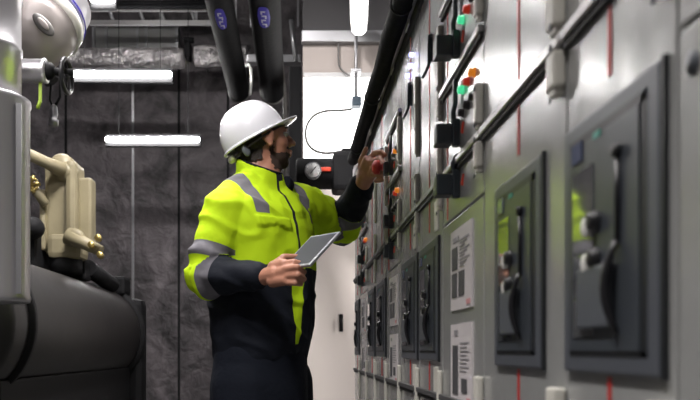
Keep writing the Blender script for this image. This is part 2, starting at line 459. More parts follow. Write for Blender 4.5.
def rail(cab, y0, y1, r, bright=True):
    mb = MB(); z = ZR(r)
    mb.box((X-.010,y0+.003,z),(X,y1-.003,z+.012),0,.002)
    mb.box((X-.006,y0+.003,z-.009),(X,y1-.003,z),1,.001)
    return mb.build('door_rail', [M['rail'] if bright else M['darkrail'],M['seam']], cab)
def hinge(cab, y, r0, r1, wd=.019, pr=.011):
    mb = MB(); z0 = ZR(r0); z1 = ZR(r1)
    mb.box((X-pr,y+.001,z0+.010),(X,y+.001+wd,z1),0,.004)
    mb.box((X-pr*.8,y+.005,z0+.002),(X,y+wd-.004,z0+.014),0,.003)
    zm = (z0+z1)/2
    mb.lathe((X-pr,y+.010,zm+.03),(-1,0,0),[(0,.004),(.002,.004)],10,1)
    mb.lathe((X-pr,y+.010,zm-.03),(-1,0,0),[(0,.004),(.002,.004)],10,1)
    mb.build('hinge', [M['cream'],M['block']], cab)
for i in range(11):
    y0, y1 = B[i], B[i+1]; k = KIND[i]
    cab = thing('switchgear_cabinet', (.58,(y0+y1)/2,0), LAB[i], 'cabinet', 'switchgear cabinets in the long row')
    # carcass
    mb = MB(); mb.box((X+.016,y0+.0008,.0),(XB,y1-.0008,ZT)); mb.build('carcass', M['cabside'], cab)
    g = .0022; dx = X+.015
    def panel(name, r0, r1, mname='cab', bev=.0025):
        return MB().box((X,y0+g,ZR(r0)+g),(dx,y1-g,ZR(r1)-g),0,bev).build(name, M[mname], cab)
    MB().box((X+.02,y0+.02,0),(X+.03,y1-.02,.06)).build('plinth', M['seam'], cab)
    panel('lower_door', (0.02-CAMZ)/X, -.335)
    rail(cab, y0, y1, -.335, bright=False)
    if k == 'F':
        panel('breaker_door', -.335, 1.13); panel('upper_door', 1.13, 2.72)
        yl, yr = FR[i]; breaker(cab, yl, yr)
        ym = (yl+yr)/2
        for (q0,q1) in ((ZR(.87),ZR(1.13)-.012),(ZR(1.13)+.014,ZR(2.70)),(ZR(-.32),ZR(-.085))):
            MB().box((X-.0015,ym-.0035,q0),(X,ym+.0035,q1)).build('mimic_line', M['red'], cab)
        rail(cab, y0, y1, 1.13, bright=(i<=2))
        # slim vertical door handle
        yh = y0+(y1-y0)*.42
        mb = MB(); mb.tube([(X-.001,yh,ZR(2.30)),(X-.008,yh,ZR(2.29)),(X-.008,yh,ZR(2.08)),(X-.013,yh+.008,ZR(2.04)),(X-.020,yh+.016,ZR(2.0))],.0035,8)
        mb.box((X-.006,yh-.006,ZR(2.10)),(X,yh+.006,ZR(2.28)),0,.002)
        mb.build('door_handle', M['switch'], cab)
        if i >= 4:
            MB().box((X-.003,y0+.05,ZR(.84)),(X,y0+.09,ZR(1.05)),0,.002).build('label_strip', M['cream'], cab)
            MB().box((X-.003,y0+.05,ZR(-.31)),(X,y0+.10,ZR(-.12)),0,.002).build('label_strip', M['cream'], cab)
    elif k == 'P':
        panel('placard_door', -.335, .83); panel('instrument_panel', .83, 1.13)
        panel('pilot_panel', 1.13, 1.69); panel('upper_pilot_panel', 1.69, 2.24); panel('top_panel', 2.24, 2.72)
        W = y1-y0
        ya = y0+.265; yb = y0+.078
        placard(cab, ya, yb, .245, .74, 0); placard(cab, ya, yb, -.31, .16, 1)
        rail(cab, y0, y1, 1.13, True); rail(cab, y0, y1, 1.69, True); rail(cab, y0, y1, 2.24, True)
        ys = y0+.215
        q_ = .043 if i == 3 else .028
        switch_box(cab, ys, 1.86, .10, pr=q_); switch_box(cab, ys, 1.32, .10, pr=q_); switch_box(cab, ys, 1.01, .035, .020, pr=q_)
        for r, trio in ((1.96,(1,1,0)),(1.545,(0,1,2)),(1.41,(3,3,3))):
            for q, m_ in enumerate(trio):
                m4 = ('orange_l','red_l','green_l','knob')[m_]
                if r == 1.96: m4 = ('knob','red_l','green_l')[q]
                if i > 3: m4 = {'green_l':'block','red_l':'orange_l' if q == 1 and r > 1.8 else 'red_l','orange_l':'orange_l','knob':'knob'}[m4]
                mb = MB(); lamp(mb, y0+.068+.046*q, ZR(r), 0, .0075, .011)
                nm = 'push_button' if m4 in ('knob','block') else 'pilot_lamp'
                ob = mb.build(nm, M[m4], cab)
                ob['label'] = {'orange_l':'orange pilot lamp','red_l':'red pilot lamp','green_l':'green pilot lamp','knob':'black push button','block':'grey push button'}[m4]
        ym = y0+.31
        for (q0,q1) in ((.85,1.09),(1.19,1.65),(1.75,2.2)):
            MB().box((X-.0015,ym-.003,ZR(q0)),(X,ym+.003,ZR(q1))).build('mimic_line', M['red'], cab)
    else:
        panel('breaker_door', -.335, .83); panel('upper_door', .83, 2.72)
        mb = MB(); mb.lathe((X,.622,ZR(.72)),(-1,0,0),[(-.002,.010),(.002,.010),(.002,.007),(.004,.006)],16)
        mb.build('lock', M['block'], cab)
    if i == 6:
        mb = MB(); kz = CAMZ+182*2.60/F
        mb.lathe((X,2.590,kz),(-1,0,0),[(0,.010),(.036,.010),(.036,.023),(.052,.023),(.060,.014)],20)
        mb.build('red_knob', M['red'], cab)['label'] = 'red mushroom knob'
    # top trim
    mb = MB(); mb.box((X-.004,y0+.002,ZR(2.72)+.003),(dx,y1-.002,ZR(2.84)),0,.003); mb.box((X-.012,y0+.002,ZR(2.84)+.002),(dx,y1-.002,ZT),1,.003)
    mb.build('top_trim', [M['seam'],M['rail']], cab)
    # hinges at the far edge
    for (r0,r1) in ((.94,1.11),(1.17,1.42),(1.55,2.2),(-.75,-.14)):
        if i == 0: continue
        if k == 'P' and r0 == 1.55: r0, r1 = 1.75, 2.2
        hinge(cab, y0+.0, r0, r1, *((.032,.015) if i <= 2 else (.024,.013) if i == 3 else (.019,.011)))
    if i == 5:
        for (yy,r) in ((2.10,2.50),(2.12,2.43),(2.17,2.40)):
            MB().lathe((X,yy,ZR(r)),(-1,0,0),[(0,.006),(.008,.006),(.010,.004)],12).build('indicator_lamp', M['blue_l'], cab)['label'] = 'blue lit indicator'
    # clamp on the trim
    mb = MB(); ym = (y0+y1)/2
    mb.box((X-.0095,ym-.03,ZR(2.80)),(X-.004,ym+.03,ZR(2.94)),0,.002)
    mb.build('trim_clamp', M['cream'], cab)

# insulated pipe hung along the cabinet tops
t = thing('insulated_pipe', (.27,2.4,1.9), 'thick black insulated pipe running along the tops of the cabinets', 'pipe')
pz = CAMZ+.885; px = .272
mb = MB(); pts = []
for k in range(22):
    y = .95+k*(3.72-.95)/21
    pts.append((px+.002*math.sin(k*1.7), y, pz+.002*math.cos(k*2.3)))
mb.tube(pts, [.0265+.0012*math.sin(k*2.1) for k in range(22)], 20)
mb.build('insulation', M['rubber'], t)
for y in (1.3,2.05,2.8,3.5):
    MB().torus((px,y,pz),(0,1,0),.027,.0025).tube([(px+.02,y,pz+.015),(X+.03,y,ZT+.004)],.004,6).build('pipe_clip', M['tape'], t)
    
# ------------------------------------------------------------ overhead pipes with blue labels
def overhead(xc, z, r, yend, label, ul, vl):
    t = thing('insulated_pipe', (xc,yend,z), label, 'pipe', 'black insulated pipes hanging overhead')
    mb = MB(); mb.tube([(xc,.3,z),(xc,2,z),(xc,yend-.02,z),(xc,yend,z)],[r,r,r,r*.93],28)
    mb.build('insulation', M['rubber'], t)
    MB().torus((xc,yend-.005,z),(0,1,0),r*.97,.008,36,8).build('end_band', M['cable'], t)
    # label wrapped on the side that faces down to the aisle
    yl = 4.25
    ang0 = ul
    mb = MB(); n = 10; L0, L1 = vl, vl+.28
    vs = []; fs = []
    def rp(ang, y, rr): return Vector((xc+rr*math.sin(ang), y, z-rr*math.cos(ang)))
    for j in range(n+1):
        for q in (0,1):
            f = -1+2*j/n; a = ang0+f*.40
            e = .5*(1-abs(f)**3)**.5
            ym = (L0+L1)/2
            y = ym+(e*(L1-L0) if q else -e*(L1-L0))
            vs.append(rp(a,y,r+.002))
    for j in range(n): fs.append((2*j,2*j+1,2*j+3,2*j+2))
    mb.add(vs,fs,0,True)
    lb = mb.build('pipe_label', M['bluelabel'], t); lb['label'] = 'blue pipe label with white lettering'
    mb = MB(); 
    for j in range(4):
        y = L0+.05+j*.055; w = .12
        mb.add([rp(ang0-w,y,r+.0045),rp(ang0+w,y,r+.0045),rp(ang0+w,y+.018,r+.0045),rp(ang0-w,y+.018,r+.0045)],[(0,1,2,3)])
        sgn = 1 if j%2 else -1
        mb.add([rp(ang0+sgn*w-.05,y,r+.0045),rp(ang0+sgn*w+.05,y,r+.0045),rp(ang0+sgn*w+.05,y+.045,r+.0045),rp(ang0+sgn*w-.05,y+.045,r+.0045)],[(0,1,2,3)])
    mb.build('lettering', M['whiteink'], lb)
    for yh in (1.2,3.4,5.7): MB().tube([(xc,yh,z+r*.8),(xc,yh,4.86)],.006,6).build('hanger_rod', M['steel'], t)
    return t
z1 = CAMZ+258*6/F
t1 = overhead(P(239,0,6).x, z1, .078, 6.0, 'left black overhead pipe with a blue label, ending above the helmet', .05, 4.35)
t2 = overhead(P(272.5,0,6).x, z1, .090, 6.0, 'right black overhead pipe with a blue label and a pale conduit beside it', -.05, 4.3)
# hook at pipe end
mb = MB(); pp = [P(246,66,5.95),P(249,65,5.93),P(251,69,5.92),P(251.5,80,5.92),P(250,95,5.92)]
tag(mb.tube(pp,.011,8).build('pipe_hook', M['hook'], origin=pp[2]), 'bright curved hook beside the left overhead pipe end', 'hook')
mb = MB(); pp = [P(283.5,60,6.1),P(285.5,100,6.1),P(287,150,6.1),P(287,345,6.1)]
pp = [P(274,-4,4.4),P(279,45,5.1),P(285,98,6.05),P(287,160,6.1)]
mb.tube([pp[0],pp[1],pp[2],Vector((pp[2].x,6.1,0))],.016,10)
tag(mb.build('pale_conduit', M['cable'], origin=pp[2]), 'thin pale conduit running along the right overhead pipe and down', 'conduit')
# grey cross beam and post behind the pipes
mb = MB(); a = P(247,56,6.9); b = P(301,64,6.9); mb.box((a.x,6.85,b.z),(b.x,6.95,a.z),0,.01)
a = P(292,22,6.8); b = P(296,64,6.8); mb.tube([P(291,20,6.8),P(296,62,6.8)],.018,10)
mb.box((P(250,0,6.9).x,6.88,a.z),(P(252,0,6.9).x,6.92,4.85)); mb.box((P(297,0,6.9).x,6.88,a.z),(P(299,0,6.9).x,6.92,4.85))
tag(mb.build('ceiling_bracket', M['steel'], origin=(P(270,60,6.9))), 'grey cross bracket hung behind the two overhead pipes', 'bracket')
# dark tall frame between rear wall and partition
mb = MB(); a = P(289,60,6.6); b = P(301,60,6.6)
mb.box((a.x,6.6,0),(b.x,6.9,a.z-.05),0,.01)
tag(mb.build('steel_column', M['blackmetal'], origin=(a.x,6.7,0)), 'dark steel column beside the white partition edge', 'column')

# ------------------------------------------------------------ cable tray, grille, foil duct on the rear wall
YT = 7.9
t = thing('cable_tray', P(160,20,YT), 'galvanised cable tray hung high along the rear wall', 'cable tray')
for v in (9,23):
    a = P(90,v,YT); b = P(232,v,YT)
    MB().box((a.x,YT-.02,a.z-.022),(b.x,YT+.02,a.z+.022),0,.004).box((a.x,YT-.03,a.z-.03),(b.x,YT+.0,a.z-.018)).build('side_rail', M['rail'], t)
for u in (112,142,163,194,217):
    MB().tube([P(u-3,9,YT),P(u+2,23,YT)],.018,8).build('rung', M['steel'], t)
mb = MB()
for v in (3,6): mb.tube([P(90,v,YT-.1),P(150,v+.5,YT-.1),P(232,v-1,YT-.1)],.028,8)
mb.build('cable', M['rubber'], t)
mb = MB()
for u in (161,196): p = P(u,24,YT); mb.box((p.x-.012,YT-.012,p.z),(p.x+.012,YT+.012,4.85))
mb.build('hanger', M['steel'], t)
t = thing('duct_grille', P(135,36,8.3), 'grey grille panel with vertical bars under the cable tray', 'grille')
a = P(92,25,8.3); b = P(178,49,8.3)
MB().box((a.x,8.3,b.z),(b.x,8.49,a.z)).build('panel', M['cabside'], t)
for u in (93.5,106,137,146,177):
    p = P(u,0,8.28); MB().box((p.x-.013,8.27,b.z),(p.x+.013,8.30,a.z)).build('bar', M['steel'], t)
def foilduct(u0,u1,v0,v1,label,seed):
    Yd = 8.0; a = P(u0,v0,Yd); b = P(u1,v1,Yd); zc = (a.z+b.z)/2; rz = (a.z-b.z)/2
    n = 60; k = 20; vs = []; fs = []
    for i in range(n+1):
        x = a.x+(b.x-a.x)*i/n
        for j in range(k):
            w = 2*PI*j/k
            q = 1+.13*noise.noise(Vector((x*5+seed,math.cos(w)*1.5,math.sin(w)*1.5)))*1.6
            vs.append((x, Yd+.13*math.cos(w)*q, zc+rz*math.sin(w)*q))
    for i in range(n):
        for j in range(k): fs.append((i*k+j,i*k+(j+1)%k,(i+1)*k+(j+1)%k,(i+1)*k+j))
    fs.append(tuple(range(k))); fs.append(tuple(n*k+j for j in range(k)))
    o = MB().add(vs,fs,0,True).build('foil_duct', M['foil'], origin=((a.x+b.x)/2,Yd,zc))
    tag(o, label, 'duct', 'foil wrapped ducts on the rear wall')
    mb = MB()
    for f in (.15,.85):
        x = a.x+(b.x-a.x)*f; mb.box((x-.01,Yd+.02,zc),(x+.01,8.5,zc+.03))
    mb.build('duct_bracket', M['steel'], o)
foilduct(70,184,49,67,'crinkled silver foil duct under the grille, above the long tube lamp',0)
foilduct(195,247,47,66,'short silver foil duct passing behind the overhead pipes',7)
mb = MB(); p = P(188,52,8.0)
mb.box(P(184.5,42,8.05),P(192,62,8.2),0,.01); mb.tube([P(184,40,8.1),P(194,40.5,8.1)],.03,10); mb.box(P(187,50,8.15),P(190,58,8.5))
tag(mb.build('duct_damper', M['blackmetal'], origin=p), 'dark damper box between the two foil ducts', 'damper')

# ------------------------------------------------------------ left: clad riser
YD = 2.4
t = thing('clad_riser_pipe', P(-16,302,YD), 'large silver clad vertical riser at the left edge', 'pipe')
c = P(-16,302,YD); zb = c.z; ztp = P(0,100,YD).z
mb = MB(); r = .132
mb.lathe((c.x,YD,zb),(0,0,1),[(0,r*.80),(0,r),(.012,r+.003),(.024,r),(ztp-zb-.02,r),(ztp-zb-.012,r+.004),(ztp-zb,r+.003),(ztp-zb+.008,r*.9)],56)
mb.build('riser_jacket', M['silver_b'], t)
r2 = .107; mb = MB(); zk = ztp
prof = [(0,r2)]
for h in (.14,.30,.46,.9,1.4): prof += [(h,r2),(h+.004,r2+.004),(h+.016,r2+.004),(h+.02,r2)]
prof.append((4.85-zk,r2)); mb.lathe((c.x-.0,YD,zk),(0,0,1),prof,48)
mb.build('upper_pipe', M['silver'], t)
mb = MB(); mb.box((c.x+r-.012,YD-.07,zb+.02),(c.x+r+.003,YD-.06,ztp-.03)); mb.build('jacket_seam', M['steel'], t)

# ------------------------------------------------------------ left: housing with badge, handwheel
YH = 2.9
t = thing('pump_housing', P(50,35,YH), 'large pale rounded housing with an oval badge hung at upper left', 'housing')
ax = Vector((-.30,-.50,-.80)).normalized()    # lower end points down, left and to the aisle
cc = P(42,23,YH)
mb = MB(); mb.lathe(cc, ax, [(-.18,.05),(-.16,.10),(-.13,.130),(-.02,.142),(.0,.138)],48)
mb.build('casing', M['silver'], t)
mb = MB(); mb.lathe(cc, ax, [(-.035,.1435),(-.03,.148),(.004,.149),(.010,.144)],48); mb.build('casing_rim', M['casinglight'], t)
mb = MB(); mb.lathe(cc, ax, [(.008,.142),(.05,.138),(.10,.126),(.14,.108),(.165,.088),(.175,.06),(.177,.02)],48); mb.build('end_cap', M['pinkbeige'], t)
mb = MB(); mb.torus(cc-ax*.055, ax, .1425, .003, 48, 6); mb.build('blue_band', M['bluelabel'], t)['label'] = 'thin blue band'
yy = Vector((.22,-1,0)); wn = (yy-ax*yy.dot(ax)).normalized()
nrm = (wn+ax*.5).normalized(); rt_ = nrm.cross(ax).normalized(); up_ = rt_.cross(nrm).normalized()
bc = cc+ax*.125+wn*.112+Vector((.050,0,-.012))
R = Matrix((rt_,up_,nrm)).transposed(); Rq = Matrix.Rotation(.35,3,'Z')
mb = MB(); mb.ellipsoid(bc,(.048,.022,.010),R@Rq,10); mb.build('oval_badge', M['cable'], t)
mb = MB(); mb.ellipsoid(bc+nrm*.010,(.026,.010,.004),R@Rq,10); mb.build('badge_centre', M['pinkbeige'], t)
mb = MB(); mb.tube([cc-ax*.18, cc-ax*.18+Vector((-.05,.05,.3)), (cc.x-.15,YH+.2,4.85)],.07,20); mb.build('suction_pipe', M['silver'], t)
# silver motor can, dark stub, handwheel
cn = P(37,71,YH-.35)
t = thing('valve_actuator', cn, 'silver cylindrical actuator with black handwheel below the pale housing', 'valve')
mb = MB(); mb.lathe(cn+Vector((-.055,0,0)),(1,.0,0),[(0,.034),(.004,.037),(.075,.037),(.077,.039),(.085,.039),(.088,.033)],28); mb.build('can', M['silver'], t)
mb = MB(); mb.tube([cn+Vector((.03,0,0)),cn+Vector((.115,.0,-.006))],.012,10); mb.lathe(cn+Vector((.028,0,0)),(1,0,0),[(0,.03),(.02,.026),(.03,.015)],16); mb.tube([cn+Vector((-.02,.02,.0)),P(36,72,3.24)],.016,10)
mb.build('stem', M['blackmetal'], t)
hw = P(66.5,76,YH-.35)
mb = MB(); axw = Vector((1,-.05,0)); mb.torus(hw,axw,.052,.0075,32,8)
for q in range(3):
    a_ = PI/6+2*PI*q/3; s_ = axw.cross(Vector((0,0,1))).normalized()
    mb.tube([hw,hw+s_*math.cos(a_)*.056+Vector((0,0,math.sin(a_)*.056))],.004,6)
mb.ellipsoid(hw,(.012,.012,.012),None,6)
mb.tube([hw,cn+Vector((.08,0,-.004))],.008,8)
mb.build('handwheel', M['knob'], t)
p = P(40,82,YH-.35)
mb = MB(); mb.box((p.x-.004,p.y-.002,p.z-.065),(p.x+.006,p.y+.002,p.z+.02)); mb.tube([p+Vector((0,0,-.06)),p+Vector((-.008,0,-.085))],.006,8)
mb.build('earth_strap', M['yellowg'], t)
# dark lines behind + hanging plug
p = P(54,116,YH)
t = thing('hanging_plug', p, 'small grey plug dangling on a black cord below the handwheel', 'plug')
MB().tube([P(60,80,YH),P(60,97,YH),P(55,106,YH)],.005,8).tube([P(51,84,YH),P(50,100,YH),P(53,107,YH)],.004,8).build('cord', M['blackmetal'], t)
MB().lathe(P(53,126,YH),(0.05,0,1),[(0,.018),(.022,.019),(.026,.013),(.045,.016),(.07,.012),(.078,.006)],16).build('plug', M['steel'], t)
# carrier pipe so these hang from something
mb = MB(); mb.tube([P(18,70,3.25),P(45,72,3.25),P(52,82,3.25)],.03,14); mb.tube([P(24,70,3.25),P(24,-110,3.25)],.02,12)
tag(mb.build('dark_branch_pipe', M['blackmetal'], origin=P(40,70,3.25)), 'dark branch pipe behind the silver actuator', 'pipe')

# ------------------------------------------------------------ left: vessel on skid
YV0, YV1 = 2.9, 5.55
vx, vz, vr = -1.345, 1.125, .315
t = thing('chiller_vessel', (vx,4.2,.0), 'big black horizontal cylindrical vessel on a skid at lower left', 'vessel')
mb = MB(); prof = [(0,vr*.6),(.03,vr*.95),(.06,vr)]
L = YV1-YV0
prof += [(L-.25,vr),(L-.2,vr)]
mb.lathe((vx,YV0,vz),(0,1,0),prof,64); mb.build('shell', M['vessel'], t)
mb = MB(); mb.lathe((vx,YV1-.22,vz),(0,1,0),[(0,vr*.98),(.0,vr+.03),(.05,vr+.03),(.05,vr+.005),(.18,vr+.005),(.22,vr*.8)],64)
mb.build('end_flange', M['blackmetal'], t)
mb = MB(); mb.lathe((vx,YV0+.20,vz),(0,1,0),[(0,vr*.98),(.0,vr+.022),(.04,vr+.022),(.04,vr*.98)],64); mb.build('near_flange', M['blackmetal'], t)
mb = MB(); mb.box((vx-.32,YV0+.1,0),(vx+.24,YV1-.05,vz-.22),0,.01); mb.box((vx-.32,YV1-.2,0),(vx+.325,YV1-.02,vz+.24),0,.045)
mb.build('skid', M['blackmetal'], t)
mb = MB(); mb.tube([(vx-.05,YV0+.1,vz+.15),(vx-.05,YV0+.1,vz+.5),(vx-.25,YV0+.1,vz+.6)],.05,16); mb.build('nozzle', M['blackmetal'], t)
mb = MB()
mb.box(P(108,276,5.3),P(131,296,5.5),0,.02); mb.box(P(62,258,4.6),P(92,282,4.75),0,.02)
mb.box(P(22,218,4.3),P(52,275,4.6),0,.03); mb.ellipsoid(P(33,228,4.25),(.06,.08,.06),None,8)
mb.tube([P(88,268,4.7),P(112,285,5.2)],.05,12)
mb.build('top_fittings', M['blackmetal'], t)
# ------------------------------------------------------------ beige valve body
YB = 4.5
t = thing('beige_valve', P(65,262,YB), 'beige enamelled valve body standing on top of the black vessel', 'valve')
mb = MB()
def bx3(u0,v0,u1,v1,d0,d1,bev=.02): a = P(u0,v0,YB); b = P(u1,v1,YB); mb.box((a.x,YB+d0,b.z),(b.x,YB+d1,a.z),0,bev)
bx3(47,166,72,256,-.06,.10,.03); bx3(70,164,80,240,-.10,.12,.03); bx3(44,192,50,252,-.09,.05,.02)
bx3(52,236,86,260,-.10,.08,.03)
mb.lathe(P(64,168,YB)+Vector((0,-.08,0)),(0,1,0),[(0,.05),(.03,.07),(.16,.07)],24)
mb.build('valve_body', M['beige'], t)
mb = MB(); bx3(79,178,92,242,-.02,.10,.015); mb.build('side_cover', M['beige'], t)
mb = MB(); a = P(66,172,YB-.05); b = P(26,153,YB-.35)
mb.tube([b,b.lerp(a,.5),a],[.03,.032,.045],14); mb.ellipsoid(a,(.07,.06,.06),None,10); mb.build('inlet_pipe', M['beige'], t)
mb = MB(); mb.tube([P(68,236,YB-.12),P(84,243,YB-.14),P(101,251,YB-.16)],[.05,.035,.03],12)
mb.lathe(P(76,238,YB-.12),(0,-1,0),[(0,.05),(.03,.05),(.04,.035)],20)
mb.build('drain_branch', M['beige'], t)
mb = MB(); mb.torus(P(31,184,YB-.15),(.3,-.9,.1),.035,.008,20,8); c_ = P(31,184,YB-.15)
for q in range(5):
    a_ = 2*PI*q/5; mb.tube([c_,c_+Vector((.05*math.cos(a_),0,.05*math.sin(a_)))],.01,6)
mb.build('brass_wheel', M['brass'], t)
for (u,v) in ((99,239),(92,246),(101,256)): MB().lathe(P(u,v,YB-.2),(0,-1,.2),[(0,.018),(.03,.018),(.035,.01)],10).build('bolt', M['brass'], t)
mb = MB(); mb.tube([P(66,258,YB),P(66,274,YB)],.09,20); mb.build('neck', M['blackmetal'], t)
MB().tube([P(46,205,YB-.1),P(31,184,YB-.13)],.026,12).build('side_branch', M['beige'], t)

# ------------------------------------------------------------ actuator in front of the partition
YA = 5.1
t = thing('black_actuator', P(330,175,YA), 'black valve actuator with a round white gauge behind the outstretched arm', 'valve')
mb = MB(); a = P(296,174,YA); b = P(336,174,YA); mb.lathe(a,(1,0,0),[(0,.08),(.01,.098),(b.x-a.x-.02,.098),(b.x-a.x,.09)],28); mb.build('barrel', M['blackmetal'], t)
mb = MB(); a = P(332,155,YA); b = P(357,193,YA); mb.box((a.x,YA-.12,b.z),(b.x,YA+.12,a.z),0,.03)
a = P(341,150,YA); mb.box((a.x,YA-.06,a.z-.05),(a.x+.08,YA+.06,a.z),0,.01); mb.build('gearbox', M['blackmetal'], t)
g = P(313,171,YA-.1)
mb = MB(); mb.lathe(g,(0,-1,0),[(-.02,.052),(.02,.052),(.022,.044),(.018,.044)],28,0); mb.build('gauge', M['steel'], t)
MB().lathe(g+Vector((0,-.0235,0)),(0,-1,0),[(0,.044),(.001,.044)],28).build('gauge_face', M['gaugeface'], t)
mb = MB(); mb.add([g+Vector((-.02,-.0262,-.02)),g+Vector((-.016,-.0262,-.024)),g+Vector((.02,-.0262,.02)),g+Vector((.016,-.0262,.024))],[(0,1,2,3)])
for q in range(10):
    a_ = -.7+q*(PI+1.4)/9; d_ = Vector((math.cos(a_),0,math.sin(a_)))
    mb.tube([g+d_*.034+Vector((0,-.0258,0)),g+d_*.040+Vector((0,-.0258,0))],.0015,4)
mb.build('gauge_marks', M['print'], t)
p = P(326,169.5,YA-.1); MB().box((p.x-.035,p.y-.01,p.z-.012),(p.x+.03,p.y+.01,p.z+.014),0,.004).build('red_lever', M['redtag'], t)['label']='red lever'
mb = MB(); mb.tube([P(311,188,YA),P(311,198,YA)],.018,10); mb.ellipsoid(P(311,203,YA),(.04,.035,.04),None,10); mb.tube([P(304,190,YA),P(317,190,YA)],.012,8); mb.build('lower_knob', M['blackmetal'], t)
mb = MB(); mb.box(P(340,180,YA+.1),P(352,190,PY-.021)); mb.build('support_bracket', M['blackmetal'], t)
# rigid drop and junction box
t = thing('junction_box', P(356,106,5.42), 'blue-grey junction box on a vertical steel drop before the bright window', 'electrical box')
p = P(356,103,5.42); MB().box((p.x-.03,5.36,p.z-.034),(p.x+.032,5.45,p.z+.03),0,.006).build('box', M['bluebox'], t)
MB().tube([P(356,97,5.42),P(356,30,5.42),(P(356,30,5.42).x,5.505,P(356,28,5.42).z)],.011,10).build('drop_pipe', M['steel'], t)
MB().box((P(350.5,0,5.42).x,5.37,P(0,74,5.42).z),(P(361,0,5.42).x,5.47,P(0,71,5.42).z),0,.004).build('pipe_clamp', M['steel'], t)
pts = [P(352,109,5.3),P(340,110.5,5.3),P(326,111,5.3),P(315,115,5.3),P(308,123,5.3),P(305.5,133,5.3),P(307.5,143,5.25),P(314,150,5.2),P(324,153,5.15),P(334,152.5,5.1),P(342,151,5.1)]
def smoothpts(pts, n=6):
    out = []
    for i in range(len(pts)-1):
        p0 = pts[max(i-1,0)]; p1 = pts[i]; p2 = pts[i+1]; p3 = pts[min(i+2,len(pts)-1)]
        for k in range(n):
            t_ = k/n
            out.append(.5*((2*p1)+(p2-p0)*t_+(2*p0-5*p1+4*p2-p3)*t_*t_+(3*p1-p0-3*p2+p3)*t_**3))
    out.append(pts[-1]); return out
tag(MB().tube(smoothpts(pts),.0085,10).build('flexible_conduit', M['cable'], origin=pts[5]), 'grey flexible conduit looping from the junction box to the black actuator', 'conduit')
tag(MB().tube(smoothpts([P(338.5,40,5.46),P(338.5,62,5.46),P(342,70,5.46),P(350,76,5.44)]),.006,8).build('thin_cable', M['cable'], origin=P(339,60,5.46)), 'thin cable hanging down over the beige header', 'cable')

# ------------------------------------------------------------ THE ENGINEER
man = thing('person', (-.10,2.67,0), 'engineer in white helmet and yellow-navy hi-vis jacket holding a tablet, reaching to the panels', 'person')
yaw = math.radians(-36)
fw = Vector((math.cos(yaw), math.sin(yaw), 0)); rt = Vector((fw.y, -fw.x, 0))    # rt = his right
upv = Vector((0,0,1))
PC = Vector((-.115,2.66,0))
def T(l, f, z): return PC + rt*l + fw*f + upv*z
RS = P(227,210,2.52); RE = P(208,276,2.49); RW = P(264,277,2.36)
LS = P(297,205,2.80); LE = P(343,226,2.99); LW = P(361.5,188,2.76)
NK = P(260,185,2.66); HD = P(263.5,138.5,2.67)
# head frame
hy = math.radians(14); hpit = math.radians(8)
hf = Vector((math.cos(hy)*math.cos(hpit), math.sin(hy)*math.cos(hpit), math.sin(hpit)))
hs = Vector((hf.y,-hf.x,0)).normalized()     # his right, towards the camera
hu = hs.cross(hf).normalized()
if hu.z < 0: hu = -hu
def H(f,s,u): return HD + hf*f + hs*s + hu*u
HR = Matrix((hf,hs,hu)).transposed()
bd = MB()
def E(f,s,u,rf,rs_,ru,n=10): bd.ellipsoid(H(f,s,u),(rf,rs_,ru),HR,n)
E(-.014,0,.010,.090,.072,.082,14); E(.028,0,-.03,.052,.056,.082); E(.030,0,-.068,.045,.050,.040); E(.054,0,-.088,.020,.026,.018)
E(.066,0,.018,.016,.046,.013); E(.040,.032,-.025,.034,.026,.03); E(.040,-.032,-.025,.034,.026,.03)
bd.capsule(H(.076,0,.008),H(.099,0,-.024),.008,.0105,10)
E(.088,.010,-.028,.011,.009,.008,8); E(.088,-.010,-.028,.011,.009,.008,8)
E(.080,0,-.052,.013,.022,.0065,8); E(.077,0,-.063,.013,.019,.007,8)
for s in (1,-1):
    E(.0,s*.077,-.012,.018,.008,.028,8); E(.006,s*.081,-.004,.013,.006,.016,8); E(.002,s*.078,-.034,.010,.007,.012,8)
bd.capsule(H(-.020,0,-.05), NK+Vector((-.01,0,.0)), .056, .062, 20)
bd.capsule(H(.0,0,-.07), NK+fw*.02, .050, .056, 20)
bd.capsule(NK, T(0,0,1.45), .065, .11, 20)
# trunk core and limbs
for (z,a,b_) in ((1.45,.15,.085),(1.32,.15,.09),(1.18,.145,.09),(1.05,.15,.10),(.97,.15,.10)):
    bd.ellipsoid(T(0,0,z),(b_,a,.12),Matrix((fw,rt,upv)).transposed(),10)
bd.capsule(T(0,0,1.47),RS,.08,.055); bd.capsule(T(0,0,1.47),LS,.08,.055)
bd.capsule(RS,RE,.050,.038); bd.capsule(RE,RW,.038,.026)
bd.capsule(LS,LE,.050,.038); bd.capsule(LE,LW,.038,.026)
HJ = {1:T(.09,.0,.95), -1:T(-.09,.0,.95)}
KN = {1:T(.11,.03,.52), -1:T(-.10,.04,.52)}
AN = {1:T(.12,-.02,.10), -1:T(-.11,.0,.10)}
for s in (1,-1):
    bd.capsule(HJ[s],KN[s],.085,.055); bd.capsule(KN[s],AN[s],.052,.036); bd.capsule(AN[s],AN[s]+fw*.14+Vector((0,0,-.045)),.035,.028)
